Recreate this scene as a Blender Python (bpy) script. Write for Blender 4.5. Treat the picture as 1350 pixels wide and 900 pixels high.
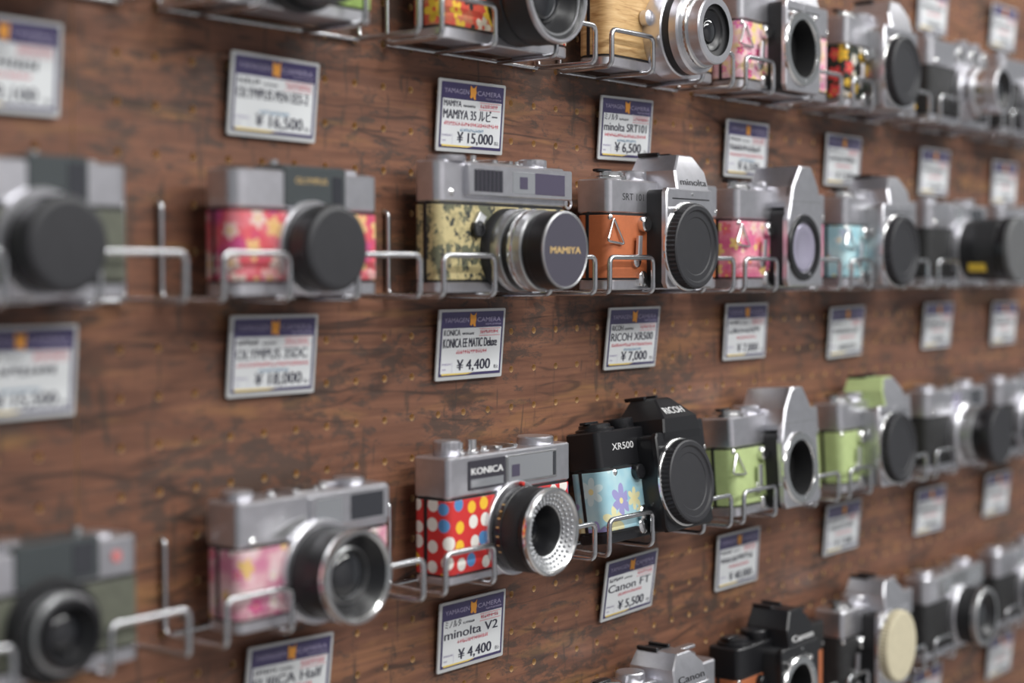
import bpy, bmesh, math, random
from mathutils import Vector, Matrix

# ------------------------------------------------------------------ scene, camera, light
for o in list(bpy.data.objects):
    bpy.data.objects.remove(o)
scene = bpy.context.scene
COL = scene.collection
Z0 = 1.45                      # height of the reference peg hole above the floor (m)

F_PX, YAW, PITCH, ROLL = 2202.4, math.radians(52.385), math.radians(-2.383), math.radians(-0.065)
CAM = Vector((-0.74895, -0.67407, 0.08920 + Z0))
fwd = Vector((math.sin(YAW) * math.cos(PITCH), math.cos(YAW) * math.cos(PITCH), math.sin(PITCH)))
right = Vector((math.cos(YAW), -math.sin(YAW), 0))
up = right.cross(fwd)
r2 = math.cos(ROLL) * right + math.sin(ROLL) * up
u2 = -math.sin(ROLL) * right + math.cos(ROLL) * up
cd = bpy.data.cameras.new('camera')
cd.sensor_fit = 'HORIZONTAL'
cd.sensor_width = 36.0
cd.lens = F_PX / 1350 * 36.0
cd.clip_start = 0.02
cd.dof.use_dof = True
cd.dof.focus_distance = 1.115
cd.dof.aperture_fstop = 3.3
cam = bpy.data.objects.new('camera', cd)
COL.objects.link(cam)
rot = Matrix((r2, u2, -fwd)).transposed().to_4x4()
cam.matrix_world = Matrix.Translation(CAM) @ rot
scene.camera = cam

scene.view_settings.view_transform = 'Standard'
scene.view_settings.look = 'None'
scene.view_settings.gamma = 1.0
scene.view_settings.use_curve_mapping = False
scene.view_settings.exposure = 0.0

world = bpy.data.worlds.new('world')
scene.world = world
world.use_nodes = True
bg = world.node_tree.nodes['Background']
bg.inputs[0].default_value = (0.93, 0.97, 1.0, 1)
bg.inputs[1].default_value = 0.26


def area(name, loc, aim, sx, sy, watts, col=(1, 1, 0.985)):
    l = bpy.data.lights.new(name, 'AREA')
    l.shape = 'RECTANGLE'
    l.size, l.size_y = sx, sy
    l.energy = watts
    l.color = col
    o = bpy.data.objects.new(name, l)
    COL.objects.link(o)
    o.location = loc
    o.rotation_euler = (Vector(aim) - Vector(loc)).to_track_quat('-Z', 'Y').to_euler()
    return o


# the shop's ceiling tubes, rows running along the wall
for tx, ty, tw_ in ((0.15, -0.85, 10), (1.65, -0.85, 13), (-0.35, -1.80, 21), (1.15, -1.80, 23)):
    area('ceiling_tube_light', (tx, ty, 2.62), (tx, ty + 0.35, 1.45), 1.2, 0.10, tw_)

# ------------------------------------------------------------------ materials
MATS = {}


def new_mat(name):
    m = bpy.data.materials.new(name)
    m.use_nodes = True
    nt = m.node_tree
    return m, nt, nt.nodes['Principled BSDF']


def N(nt, t, **kw):
    n = nt.nodes.new(t)
    for k, v in kw.items():
        setattr(n, k, v)
    return n


def math_n(nt, op, a, b=None, c=None):
    n = nt.nodes.new('ShaderNodeMath')
    n.operation = op
    for i, v in enumerate((a, b, c)):
        if v is None:
            continue
        if isinstance(v, (int, float)):
            n.inputs[i].default_value = v
        else:
            nt.links.new(v, n.inputs[i])
    return n.outputs[0]


def mix(nt, fac, a, b):
    n = nt.nodes.new('ShaderNodeMix')
    n.data_type = 'RGBA'
    for s, v in ((n.inputs[0], fac), (n.inputs[6], a), (n.inputs[7], b)):
        if isinstance(v, (int, float)):
            s.default_value = v
        elif isinstance(v, tuple):
            s.default_value = (*v, 1)
        else:
            nt.links.new(v, s)
    return n.outputs[2]


def ramp(nt, fac, stops, const=False):
    n = nt.nodes.new('ShaderNodeValToRGB')
    if const:
        n.color_ramp.interpolation = 'CONSTANT'
    el = n.color_ramp.elements
    while len(el) < len(stops):
        el.new(0.5)
    for e, (p, c) in zip(el, stops):
        e.position = p
        e.color = (*c, 1)
    nt.links.new(fac, n.inputs[0])
    return n.outputs[0]


def mapped(nt, scale, loc=(0, 0, 0), uv=False, rotz=0.0, roty=0.0):
    tc = N(nt, 'ShaderNodeTexCoord')
    mp = N(nt, 'ShaderNodeMapping')
    mp.inputs['Scale'].default_value = scale
    mp.inputs['Location'].default_value = loc
    mp.inputs['Rotation'].default_value = (0, roty, rotz)
    nt.links.new(tc.outputs['UV' if uv else 'Object'], mp.inputs[0])
    return mp.outputs[0]


def noise(nt, vec, scale, detail=4, dist=0.0, rough=0.55):
    n = N(nt, 'ShaderNodeTexNoise')
    n.inputs['Scale'].default_value = scale
    n.inputs['Detail'].default_value = detail
    n.inputs['Distortion'].default_value = dist
    n.inputs['Roughness'].default_value = rough
    nt.links.new(vec, n.inputs['Vector'])
    return n.outputs['Fac']


def bump(nt, bsdf, h, strength=0.2, dist=0.0005):
    b = N(nt, 'ShaderNodeBump')
    b.inputs['Strength'].default_value = strength
    b.inputs['Distance'].default_value = dist
    nt.links.new(h, b.inputs['Height'])
    nt.links.new(b.outputs[0], bsdf.inputs['Normal'])


def simple(name, col, metal=0.0, rough=0.5, var=0.0, bmp=0.0, bscale=900, coat=0.0, spec=None):
    if name in MATS:
        return MATS[name]
    m, nt, b = new_mat(name)
    b.inputs['Base Color'].default_value = (*col, 1)
    b.inputs['Metallic'].default_value = metal
    b.inputs['Roughness'].default_value = rough
    b.inputs['Coat Weight'].default_value = coat
    if spec is not None:
        b.inputs['Specular IOR Level'].default_value = spec
    v = mapped(nt, (1, 1, 1))
    n1 = noise(nt, v, 140, 3)
    if var:
        lo = tuple(c * (1 - var) for c in col)
        hi = tuple(min(1, c * (1 + var)) for c in col)
        nt.links.new(ramp(nt, n1, [(0.35, lo), (0.65, hi)]), b.inputs['Base Color'])
    if bmp:
        bump(nt, b, noise(nt, v, bscale, 3), bmp, 0.0004)
    MATS[name] = m
    return m


SATIN = simple('satin_chrome', (0.68, 0.675, 0.715), 0.92, 0.32, 0.05, 0.04, 2500)
SATIN_D = simple('satin_chrome_aged', (0.50, 0.505, 0.515), 0.92, 0.34, 0.08, 0.05, 2500)
CHROME = simple('bright_chrome', (0.78, 0.78, 0.78), 1.0, 0.18)
WIRE = simple('wire_chrome', (0.60, 0.61, 0.63), 1.0, 0.27, 0.06)
BLACK = simple('black_enamel', (0.012, 0.012, 0.014), 0.0, 0.32)
BLACKM = simple('black_matte', (0.018, 0.018, 0.020), 0.0, 0.55, 0.1)
BLACKP = simple('black_plastic_cap', (0.026, 0.026, 0.030), 0.0, 0.48, 0.05, 0.05, 1500)
LEATHER = simple('black_leather', (0.022, 0.022, 0.023), 0.0, 0.58, 0.2, 0.55, 1400)
OLIVE = simple('grey_olive_leather', (0.115, 0.12, 0.09), 0.0, 0.6, 0.12, 0.4, 1400)
GREYGRN = simple('grey_green_plastic', (0.070, 0.080, 0.084), 0.2, 0.35)
DARKPLATE = simple('dark_plate', (0.05, 0.047, 0.06), 0.1, 0.3)
INNER = simple('mirror_box_black', (0.006, 0.006, 0.007), 0.0, 0.8)
GLASS_D = simple('lens_glass', (0.012, 0.013, 0.016), 0.0, 0.04, coat=1.0)
GLASS_P = simple('coated_window_glass', (0.11, 0.095, 0.15), 0.3, 0.10, coat=0.6)
GLASS_G = simple('grey_window_glass', (0.30, 0.31, 0.33), 0.2, 0.14, coat=0.6)
GLASS_B = simple('dark_window_glass', (0.035, 0.037, 0.045), 0.0, 0.08, coat=0.8)
LILAC = simple('lilac_mirror', (0.36, 0.34, 0.44), 0.3, 0.25)
CREAM = simple('cream_cap', (0.62, 0.56, 0.40), 0.0, 0.5, 0.05)
GREYCAP = simple('grey_cap', (0.11, 0.112, 0.115), 0.0, 0.5, 0.05)
CAPBLUE = simple('slate_cap_disc', (0.075, 0.07, 0.095), 0.1, 0.42)
WHITE_I = simple('white_ink', (0.75, 0.75, 0.75), 0.0, 0.5)
BLACK_I = simple('black_ink', (0.03, 0.03, 0.035), 0.0, 0.5)
GOLD_I = simple('gold_ink', (0.75, 0.52, 0.22), 0.2, 0.4)
RED_I = simple('red_paint', (0.65, 0.04, 0.03), 0.0, 0.4)
ORANGE_L = simple('orange_leather', (0.50, 0.145, 0.055), 0.0, 0.55, 0.06, 0.25, 1300)
GREEN_L = simple('pale_green_leather', (0.44, 0.54, 0.24), 0.0, 0.6, 0.05, 0.3, 1300)
LIME_L = simple('lime_leather', (0.42, 0.60, 0.16), 0.0, 0.6, 0.05, 0.3, 1300)
YELLOW_R = simple('yellow_ring', (0.60, 0.40, 0.04), 0.0, 0.45)
# price cards
SLEEVE = simple('card_sleeve_plastic', (0.55, 0.56, 0.56), 0.0, 0.22, coat=0.4)
NAVY = simple('card_navy', (0.060, 0.048, 0.135), 0.0, 0.28, coat=0.25)
PAPER = simple('card_paper', (0.80, 0.82, 0.83), 0.0, 0.32, coat=0.2)
INK = simple('card_ink', (0.035, 0.035, 0.06), 0.0, 0.5)
INK_R = simple('card_red_ink', (0.76, 0.24, 0.28), 0.0, 0.5)
INK_B = simple('card_blue_ink', (0.30, 0.45, 0.60), 0.0, 0.5)
INK_L = simple('card_lilac_ink', (0.42, 0.38, 0.54), 0.0, 0.5)
EMBLEM = simple('card_orange_emblem', (0.85, 0.36, 0.05), 0.0, 0.5)
YELLOW = simple('card_yellow_strip', (0.80, 0.60, 0.16), 0.0, 0.5)


def flower_mat(name, bgs, petals, eye, scale=0.8, size=0.36, nscale=1.0, wob=0.26, rnd=0.75, n=5.0):
    """printed cloth: n-petalled blossoms scattered on a mottled ground (UV in centimetres)"""
    m, nt, b = new_mat(name)
    b.inputs['Roughness'].default_value = 0.7
    v = mapped(nt, (scale, scale, scale), uv=True)
    vo = N(nt, 'ShaderNodeTexVoronoi', voronoi_dimensions='2D', feature='F1')
    vo.inputs['Scale'].default_value = 1.0
    vo.inputs['Randomness'].default_value = rnd
    nt.links.new(v, vo.inputs['Vector'])
    sub = N(nt, 'ShaderNodeVectorMath', operation='SUBTRACT')
    nt.links.new(v, sub.inputs[0])
    nt.links.new(vo.outputs['Position'], sub.inputs[1])
    sx = N(nt, 'ShaderNodeSeparateXYZ')
    nt.links.new(sub.outputs[0], sx.inputs[0])
    sc = N(nt, 'ShaderNodeSeparateColor')
    nt.links.new(vo.outputs['Color'], sc.inputs[0])
    th = math_n(nt, 'ARCTAN2', sx.outputs[1], sx.outputs[0])
    th = math_n(nt, 'ADD', math_n(nt, 'MULTIPLY', th, n / 2), math_n(nt, 'MULTIPLY', sc.outputs[1], 6.28))
    lim = math_n(nt, 'MULTIPLY_ADD', math_n(nt, 'ABSOLUTE', math_n(nt, 'COSINE', th)), 2 * wob, 1 - 2 * wob)
    lim = math_n(nt, 'MULTIPLY', lim, math_n(nt, 'MULTIPLY_ADD', sc.outputs[2], size * 0.6, size * 0.6))
    msk = math_n(nt, 'LESS_THAN', vo.outputs['Distance'], lim)
    ctr = math_n(nt, 'LESS_THAN', vo.outputs['Distance'], size * 0.2)
    k = len(petals)
    pc = ramp(nt, sc.outputs[0], [(i / k, c) for i, c in enumerate(petals)], True)
    k = len(bgs)
    g = ramp(nt, noise(nt, v, nscale, 2), [(0.36 + 0.28 * i / max(1, k - 1), c) for i, c in enumerate(bgs)])
    c = mix(nt, msk, g, pc)
    c = mix(nt, ctr, c, eye)
    nt.links.new(c, b.inputs['Base Color'])
    wv = noise(nt, mapped(nt, (30, 30, 30), uv=True), 1.0, 2)
    bump(nt, b, wv, 0.25, 0.0002)
    return m


def dots_mat(name):
    m, nt, b = new_mat(name)
    b.inputs['Roughness'].default_value = 0.55
    v = mapped(nt, (0.86, 0.86, 0.86), loc=(0.15, 0.1, 0), uv=True)
    vo = N(nt, 'ShaderNodeTexVoronoi', voronoi_dimensions='2D', feature='F1')
    vo.inputs['Scale'].default_value = 1.0
    vo.inputs['Randomness'].default_value = 0.40
    nt.links.new(v, vo.inputs['Vector'])
    sc = N(nt, 'ShaderNodeSeparateColor')
    nt.links.new(vo.outputs['Color'], sc.inputs[0])
    msk = math_n(nt, 'LESS_THAN', vo.outputs['Distance'], math_n(nt, 'MULTIPLY_ADD', sc.outputs[1], 0.06, 0.32))
    pc = ramp(nt, sc.outputs[0], [(0, (0.86, 0.84, 0.78)), (0.44, (0.93, 0.56, 0.04)), (0.74, (0.09, 0.27, 0.55))], True)
    nt.links.new(mix(nt, msk, (0.66, 0.035, 0.035), pc), b.inputs['Base Color'])
    bump(nt, b, noise(nt, mapped(nt, (30, 30, 30), uv=True), 1.0, 2), 0.2, 0.0002)
    return m


def camo_mat(name):
    m, nt, b = new_mat(name)
    b.inputs['Roughness'].default_value = 0.6
    n1 = noise(nt, mapped(nt, (1, 0.7, 1), uv=True), 0.95, 3, 0.0, 0.6)
    n2 = noise(nt, mapped(nt, (1, 0.8, 1), loc=(5, 3, 0), uv=True), 1.5, 3, 0.0, 0.6)
    n3 = noise(nt, mapped(nt, (1, 1, 1), loc=(8, 1, 0), uv=True), 1.2, 3, 0.0, 0.6)
    c = mix(nt, ramp(nt, n3, [(0.5, (0, 0, 0)), (0.58, (1, 1, 1))]), (0.56, 0.47, 0.24), (0.40, 0.34, 0.17))
    c = mix(nt, ramp(nt, n1, [(0.53, (0, 0, 0)), (0.56, (1, 1, 1))]), c, (0.13, 0.135, 0.085))
    c = mix(nt, ramp(nt, n2, [(0.56, (0, 0, 0)), (0.59, (1, 1, 1))]), c, (0.045, 0.048, 0.04))
    nt.links.new(c, b.inputs['Base Color'])
    bump(nt, b, noise(nt, mapped(nt, (30, 30, 30), uv=True), 1.0, 2), 0.25, 0.0002)
    return m


def lightwood_mat(name):
    m, nt, b = new_mat(name)
    b.inputs['Roughness'].default_value = 0.5
    n1 = noise(nt, mapped(nt, (0.35, 3.0, 1), uv=True), 1.6, 4, 0.6)
    nt.links.new(ramp(nt, n1, [(0.3, (0.42, 0.23, 0.085)), (0.5, (0.62, 0.39, 0.17)), (0.7, (0.72, 0.50, 0.25))]), b.inputs['Base Color'])
    return m


DOTS = dots_mat('polka_dot_cloth')
CAMO = camo_mat('camouflage_cloth')
LWOOD = lightwood_mat('light_wood_veneer')
F_PINKRED = flower_mat('pink_red_blossom_cloth', [(0.55, 0.07, 0.22), (0.72, 0.10, 0.12), (0.75, 0.22, 0.26)],
                       [(0.80, 0.62, 0.55), (0.80, 0.50, 0.22), (0.78, 0.42, 0.40)], (0.75, 0.45, 0.12), 0.62, 0.42)
F_CHERRY = flower_mat('cherry_blossom_cloth', [(0.62, 0.22, 0.34), (0.74, 0.42, 0.47), (0.80, 0.58, 0.60)],
                      [(0.68, 0.10, 0.28), (0.84, 0.74, 0.72), (0.75, 0.16, 0.30), (0.75, 0.50, 0.15)], (0.78, 0.5, 0.3), 0.75, 0.36)
F_ROSE = flower_mat('rose_blossom_cloth', [(0.66, 0.13, 0.28), (0.75, 0.24, 0.33), (0.76, 0.36, 0.42)],
                    [(0.80, 0.58, 0.22), (0.80, 0.55, 0.50), (0.74, 0.15, 0.20)], (0.80, 0.5, 0.15), 0.75, 0.36)
F_BLUE = flower_mat('sky_blue_blossom_cloth', [(0.28, 0.53, 0.64), (0.38, 0.62, 0.70), (0.50, 0.70, 0.74)],
                    [(0.76, 0.72, 0.42), (0.34, 0.32, 0.60), (0.60, 0.76, 0.78), (0.76, 0.72, 0.42)], (0.80, 0.70, 0.35), 0.42, 0.44, n=6.0)
F_PALEBLUE = flower_mat('pale_blue_blossom_cloth', [(0.34, 0.60, 0.68), (0.50, 0.72, 0.76)],
                        [(0.72, 0.80, 0.80), (0.70, 0.66, 0.30), (0.45, 0.52, 0.66)], (0.8, 0.7, 0.35), 0.6, 0.38)
F_PINKYEL = flower_mat('pink_yellow_blossom_cloth', [(0.75, 0.42, 0.50), (0.80, 0.52, 0.58), (0.78, 0.60, 0.30)],
                       [(0.68, 0.08, 0.26), (0.72, 0.20, 0.42), (0.80, 0.64, 0.24)], (0.78, 0.5, 0.15), 0.9, 0.34)
F_BLACKFL = flower_mat('black_floral_cloth', [(0.012, 0.014, 0.012), (0.02, 0.03, 0.015)],
                       [(0.68, 0.06, 0.06), (0.82, 0.50, 0.04), (0.75, 0.70, 0.62), (0.80, 0.46, 0.03)], (0.35, 0.30, 0.05), 0.78, 0.46)
F_REDYEL = flower_mat('red_yellow_floral_cloth', [(0.62, 0.16, 0.08), (0.70, 0.08, 0.05), (0.65, 0.26, 0.14)],
                      [(0.85, 0.55, 0.05), (0.03, 0.03, 0.03), (0.80, 0.70, 0.55)], (0.75, 0.1, 0.05), 0.6, 0.42)


def pegboard_mat():
    """brown wood-grain print of the perforated board"""
    m, nt, b = new_mat('wood_print_pegboard')
    b.inputs['Roughness'].default_value = 0.46
    b.inputs['Specular IOR Level'].default_value = 0.35
    t = math.radians(2.5)
    n1 = noise(nt, mapped(nt, (4.5, 1, 24), roty=t), 1.0, 10, 0.9, 0.70)
    base = ramp(nt, n1, [(0.26, (0.110, 0.052, 0.036)), (0.40, (0.182, 0.083, 0.052)),
                         (0.54, (0.240, 0.110, 0.067)), (0.66, (0.300, 0.142, 0.070)), (0.80, (0.34, 0.18, 0.078))])
    g = noise(nt, mapped(nt, (10, 1, 230), roty=t), 1.0, 5, 0.4)
    base = mix(nt, math_n(nt, 'MULTIPLY', ramp(nt, g, [(0.38, (1, 1, 1)), (0.58, (0, 0, 0))]), 0.5), base, (0.095, 0.044, 0.030))
    # broad worn areas broken up by fine smudges
    w = noise(nt, mapped(nt, (7, 1, 14), loc=(3.1, 0, 1.7)), 1.0, 3, 0.3, 0.6)
    w2 = noise(nt, mapped(nt, (48, 1, 120), loc=(1.1, 0, 0.4)), 1.0, 7, 0.4, 0.75)
    ws = math_n(nt, 'MULTIPLY_ADD', w2, 0.78, math_n(nt, 'MULTIPLY', w, 0.52))
    wm = ramp(nt, ws, [(0.66, (0, 0, 0)), (0.73, (1, 1, 1))])
    base = mix(nt, math_n(nt, 'MULTIPLY', wm, 0.7), base, (0.056, 0.048, 0.042))
    o = noise(nt, mapped(nt, (8, 1, 55), loc=(9, 0, 4), roty=t), 1.0, 4, 0.6)
    base = mix(nt, math_n(nt, 'MULTIPLY', ramp(nt, o, [(0.58, (0, 0, 0)), (0.74, (1, 1, 1))]), 0.55), base, (0.40, 0.21, 0.08))
    # long grain cracks
    for q, (sx, sz, lx_, thr) in enumerate(((1.5, 11, 1.0, 0.0035), (2.6, 19, 6.3, 0.0035))):
        cr = noise(nt, mapped(nt, (sx, 1, sz), loc=(lx_, 0, 7 + q), roty=math.radians(3)), 1.0, 4, 0.25)
        ab = math_n(nt, 'ABSOLUTE', math_n(nt, 'SUBTRACT', cr, 0.5))
        cm = ramp(nt, ab, [(thr, (1, 1, 1)), (thr * 3.2, (0, 0, 0))])
        brk = ramp(nt, noise(nt, mapped(nt, (12, 1, 6), loc=(q * 3.3, 0, 2)), 1.0, 2), [(0.42, (0, 0, 0)), (0.56, (1, 1, 1))])
        base = mix(nt, math_n(nt, 'MULTIPLY', math_n(nt, 'MULTIPLY', cm, brk), 0.75), base, (0.05, 0.032, 0.026))
    # upright nicks across the grain
    sc = noise(nt, mapped(nt, (130, 1, 22), loc=(2, 0, 5)), 1.0, 4, 0.6)
    base = mix(nt, math_n(nt, 'MULTIPLY', ramp(nt, sc, [(0.60, (0, 0, 0)), (0.66, (1, 1, 1))]), 0.6), base, (0.06, 0.045, 0.036))
    nt.links.new(base, b.inputs['Base Color'])
    bump(nt, b, g, 0.08, 0.0004)
    return m


PEG = pegboard_mat()
FIBRE = simple('raw_fibreboard_edge', (0.68, 0.46, 0.24), 0, 0.8, 0.1)
BACKING = simple('dark_backing', (0.012, 0.009, 0.008), 0, 0.9)
FLOORM = simple('shop_floor_vinyl', (0.50, 0.48, 0.47), 0, 0.45, 0.08)
CEILM = simple('ceiling_paint', (0.7, 0.7, 0.68), 0, 0.8, 0.03)

# ------------------------------------------------------------------ mesh builder (millimetres: x along the wall, d out of it, h up)
TAU = 2 * math.pi


def rrect(x0, x1, y0, y1, r, n=5):
    r = max(0.01, min(r, (x1 - x0) / 2 - .01, (y1 - y0) / 2 - .01))
    pts = []
    for cx, cy, a0 in ((x1 - r, y1 - r, 0), (x0 + r, y1 - r, 90), (x0 + r, y0 + r, 180), (x1 - r, y0 + r, 270)):
        for i in range(n + 1):
            a = math.radians(a0 + 90 * i / n)
            pts.append((cx + r * math.cos(a), cy + r * math.sin(a)))
    return pts


def inset(poly, k):
    """move every edge of a convex polygon inwards by k"""
    n = len(poly)
    ar = sum(poly[i][0] * poly[(i + 1) % n][1] - poly[(i + 1) % n][0] * poly[i][1] for i in range(n))
    s = 1 if ar > 0 else -1
    out = []
    for i in range(n):
        a, p, c = Vector(poly[i - 1]), Vector(poly[i]), Vector(poly[(i + 1) % n])
        e1, e2 = (p - a), (c - p)
        if e1.length < 1e-6 or e2.length < 1e-6:
            out.append(tuple(p))
            continue
        e1.normalize()
        e2.normalize()
        n1, n2 = Vector((-e1.y, e1.x)) * s, Vector((-e2.y, e2.x)) * s
        b = n1 + n2
        dn = max(0.35, 1 + n1.dot(n2))
        out.append(tuple(p + b * (k / dn)))
    return out


class B:
    def __init__(self):
        self.v, self.f, self.uv = [], [], []

    def loft(self, rings, c0=True, c1=True, uvs=None):
        n, base = len(rings[0]), len(self.v)
        for r in rings:
            self.v += [tuple(p) for p in r]
        for k in range(len(rings) - 1):
            for i in range(n):
                j = (i + 1) % n
                a = base + k * n
                self.f.append((a + i, a + j, a + n + j, a + n + i))
                if uvs:
                    u, w = uvs
                    u1 = u[i + 1]
                    self.uv.append(((u[i], w[k]), (u1, w[k]), (u1, w[k + 1]), (u[i], w[k + 1])))
                else:
                    self.uv.append(None)
        if c0:
            self.f.append(tuple(base + i for i in range(n)))
            self.uv.append(None)
        if c1:
            self.f.append(tuple(base + (len(rings) - 1) * n + i for i in range(n)))
            self.uv.append(None)
        return self

    # plan-rounded slab standing up
    def slab(self, x0, x1, d0, d1, h0, h1, r=6, ch=0.8, n=6):
        p = rrect(x0, x1, d0, d1, r, n)
        q = inset(p, ch)
        per = [0.0]
        for i in range(len(p)):
            a, b = p[i], p[(i + 1) % len(p)]
            per.append(per[-1] + math.hypot(a[0] - b[0], a[1] - b[1]) / 10)
        R = lambda pp, h: [(x, -d, h) for x, d in pp]
        hs = [h0, h0 + ch, h1 - ch, h1]
        # u runs negative so that prints read left to right on the front
        self.loft([R(q, hs[0]), R(p, hs[1]), R(p, hs[2]), R(q, hs[3])], True, True, (per, [h / 10 for h in hs]))
        return self

    # polygon in the (x,h) plane pushed outwards from d0 to d1; lean sets the top back
    def fpoly(self, pts, d0, d1, ch=0.8, lean=0.0, taper=0.0):
        hm = min(p[1] for p in pts)
        hM = max(p[1] for p in pts)
        L = lambda h: lean * (h - hm) / max(1e-6, hM - hm)
        outer = inset(pts, -taper) if taper else pts
        q = inset(pts, ch)
        self.loft([[(x, -d0, h) for x, h in outer], [(x, -(d1 - ch - L(h)), h) for x, h in pts],
                   [(x, -(d1 - L(h)), h) for x, h in q]])
        # planar uv in centimetres on the last cap
        self.uv[-1] = tuple((x / 10, h / 10) for x, h in q)
        return self

    def fpoly_hole(self, pts, d0, d1, ch, cx, cz, r):
        """the same with a round opening right through it"""
        angs = sorted(set([round(TAU * i / 72, 5) for i in range(72)] + [round(math.atan2(h - cz, x - cx) % TAU, 5) for x, h in pts]))

        def cast(poly, a):
            ca, sa = math.cos(a), math.sin(a)
            best = 1e9
            for i in range(len(poly)):
                (ax, ay), (bx, by) = poly[i - 1], poly[i]
                ex, ey = bx - ax, by - ay
                den = ca * ey - sa * ex
                if abs(den) < 1e-9:
                    continue
                t = ((ax - cx) * ey - (ay - cz) * ex) / den
                k = ((ax - cx) * sa - (ay - cz) * ca) / den
                if t > 0 and -1e-6 <= k <= 1 + 1e-6:
                    best = min(best, t)
            return (cx + best * ca, cz + best * sa)
        q = inset(pts, ch)
        o1 = [cast(pts, a) for a in angs]
        o2 = [cast(q, a) for a in angs]
        ci = [(cx + r * math.cos(a), cz + r * math.sin(a)) for a in angs]
        R = lambda pp, d: [(x, -d, h) for x, h in pp]
        return self.loft([R(ci, d0), R(o1, d0), R(o1, d1 - ch), R(o2, d1), R(ci, d1), R(ci, d0)], False, False)

    def fslab(self, x0, x1, h0, h1, d0, d1, r=1.0, ch=0.4, lean=0.0):
        return self.fpoly(rrect(x0, x1, h0, h1, r, 4), d0, d1, ch, lean)

    def lathe(self, x, h, prof, n=48, c0=True, c1=True, teeth=None, depth=0.35):
        rings = []
        for r, d in prof:
            ring = []
            for i in range(n):
                a = TAU * i / n
                rr = r
                if teeth and (r, d) in teeth and i % 2:
                    rr = r - depth
                ring.append((x + rr * math.cos(a), -d, h + rr * math.sin(a)))
            rings.append(ring)
        return self.loft(rings, c0, c1)

    def lathz(self, x, d, prof, n=32, c0=True, c1=True, knurl=False):
        rings = []
        for r, h in prof:
            rings.append([(x + (r - (0.4 if knurl and i % 2 else 0)) * math.cos(TAU * i / n),
                           -d + (r - (0.4 if knurl and i % 2 else 0)) * math.sin(TAU * i / n), h) for i in range(n)])
        return self.loft(rings, c0, c1)

    def tube(self, pts, r, rc=4.0, n=10, seg=5, closed=False):
        """bent wire through pts given as (x,d,h) with rounded corners"""
        P = [Vector((p[0], -p[1], p[2])) for p in pts]
        path = []
        m = len(P)
        for i in range(m):
            if not closed and (i == 0 or i == m - 1):
                path.append(P[i])
                continue
            a, b, c = P[i - 1], P[i], P[(i + 1) % m]
            u, w = (a - b), (c - b)
            k = min(rc, u.length * 0.45, w.length * 0.45)
            s, e = b + u.normalized() * k, b + w.normalized() * k
            for j in range(seg + 1):
                t = j / seg
                path.append((1 - t) ** 2 * s + 2 * t * (1 - t) * b + t * t * e)
        k = len(path)
        rings, nrm = [], None
        for i in range(k):
            if closed:
                tg = path[(i + 1) % k] - path[i - 1]
            else:
                tg = path[min(i + 1, k - 1)] - path[max(i - 1, 0)]
            tg.normalize()
            if nrm is None:
                nrm = tg.orthogonal().normalized()
            nrm = (nrm - tg * nrm.dot(tg)).normalized()
            bn = tg.cross(nrm)
            rings.append([tuple(path[i] + r * (math.cos(TAU * j / n) * nrm + math.sin(TAU * j / n) * bn)) for j in range(n)])
        if closed:
            rings.append(rings[0])
            return self.loft(rings, False, False)
        return self.loft(rings)

    def raw(self, verts, faces):
        b = len(self.v)
        self.v += verts
        for f in faces:
            self.f.append(tuple(b + i for i in f))
            self.uv.append(None)
        return self

    def mesh(self, name, mat, org=(0, 0, 0), ang=38):
        me = bpy.data.meshes.new(name)
        me.from_pydata([((x - org[0]) / 1000, (y - org[1]) / 1000, (z - org[2]) / 1000) for x, y, z in self.v], [], self.f)
        ul = me.uv_layers.new(name='UVMap')
        li = 0
        for f, u in zip(self.f, self.uv):
            for k in range(len(f)):
                if u:
                    ul.data[li].uv = u[k]
                else:
                    p = self.v[f[k]]
                    ul.data[li].uv = (p[0] / 10, p[2] / 10)
                li += 1
        bm = bmesh.new()
        bm.from_mesh(me)
        bmesh.ops.recalc_face_normals(bm, faces=bm.faces)
        bm.to_mesh(me)
        bm.free()
        me.shade_smooth()
        me.set_sharp_from_angle(angle=math.radians(ang))
        me.materials.append(mat)
        me.update()
        return me


def link(name, me, parent=None):
    o = bpy.data.objects.new(name, me)
    COL.objects.link(o)
    if parent:
        o.parent = parent
    return o


def tag_obj(o, label, cat, group=None):
    o['label'] = label
    o['category'] = cat
    if group:
        o['group'] = group
    return o


# text outlines from the built-in font, cached as (verts, faces, width)
TXT = {}


def text_geo(s):
    if s in TXT:
        return TXT[s]
    cu = bpy.data.curves.new('t', 'FONT')
    cu.body = s
    cu.resolution_u = 3
    ob = bpy.data.objects.new('t', cu)
    COL.objects.link(ob)
    dg = bpy.context.evaluated_depsgraph_get()
    me = ob.evaluated_get(dg).to_mesh()
    vs = [(v.co.x, v.co.y) for v in me.vertices]
    fs = [tuple(p.vertices) for p in me.polygons]
    ob.evaluated_get(dg).to_mesh_clear()
    bpy.data.objects.remove(ob)
    bpy.data.curves.remove(cu)
    x0 = min(v[0] for v in vs)
    x1 = max(v[0] for v in vs)
    TXT[s] = (vs, fs, x0, x1)
    return TXT[s]


def put_text(b, s, x, h, d, width=None, height=1.0, lean=0.0, bold=0.0):
    """write s with its lower left corner at (x,h), cap height = height, squeezed to width"""
    vs, fs, x0, x1 = text_geo(s)
    k = height / 0.72
    kx = k if width is None else width / (x1 - x0)
    offs = [0.0] if not bold else [-bold, bold]
    for i, o in enumerate(offs):
        b.raw([(x + o + (vx - x0) * kx, -(d + 0.01 * i) + lean * vy * k, h + vy * k) for vx, vy in vs], fs)


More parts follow.
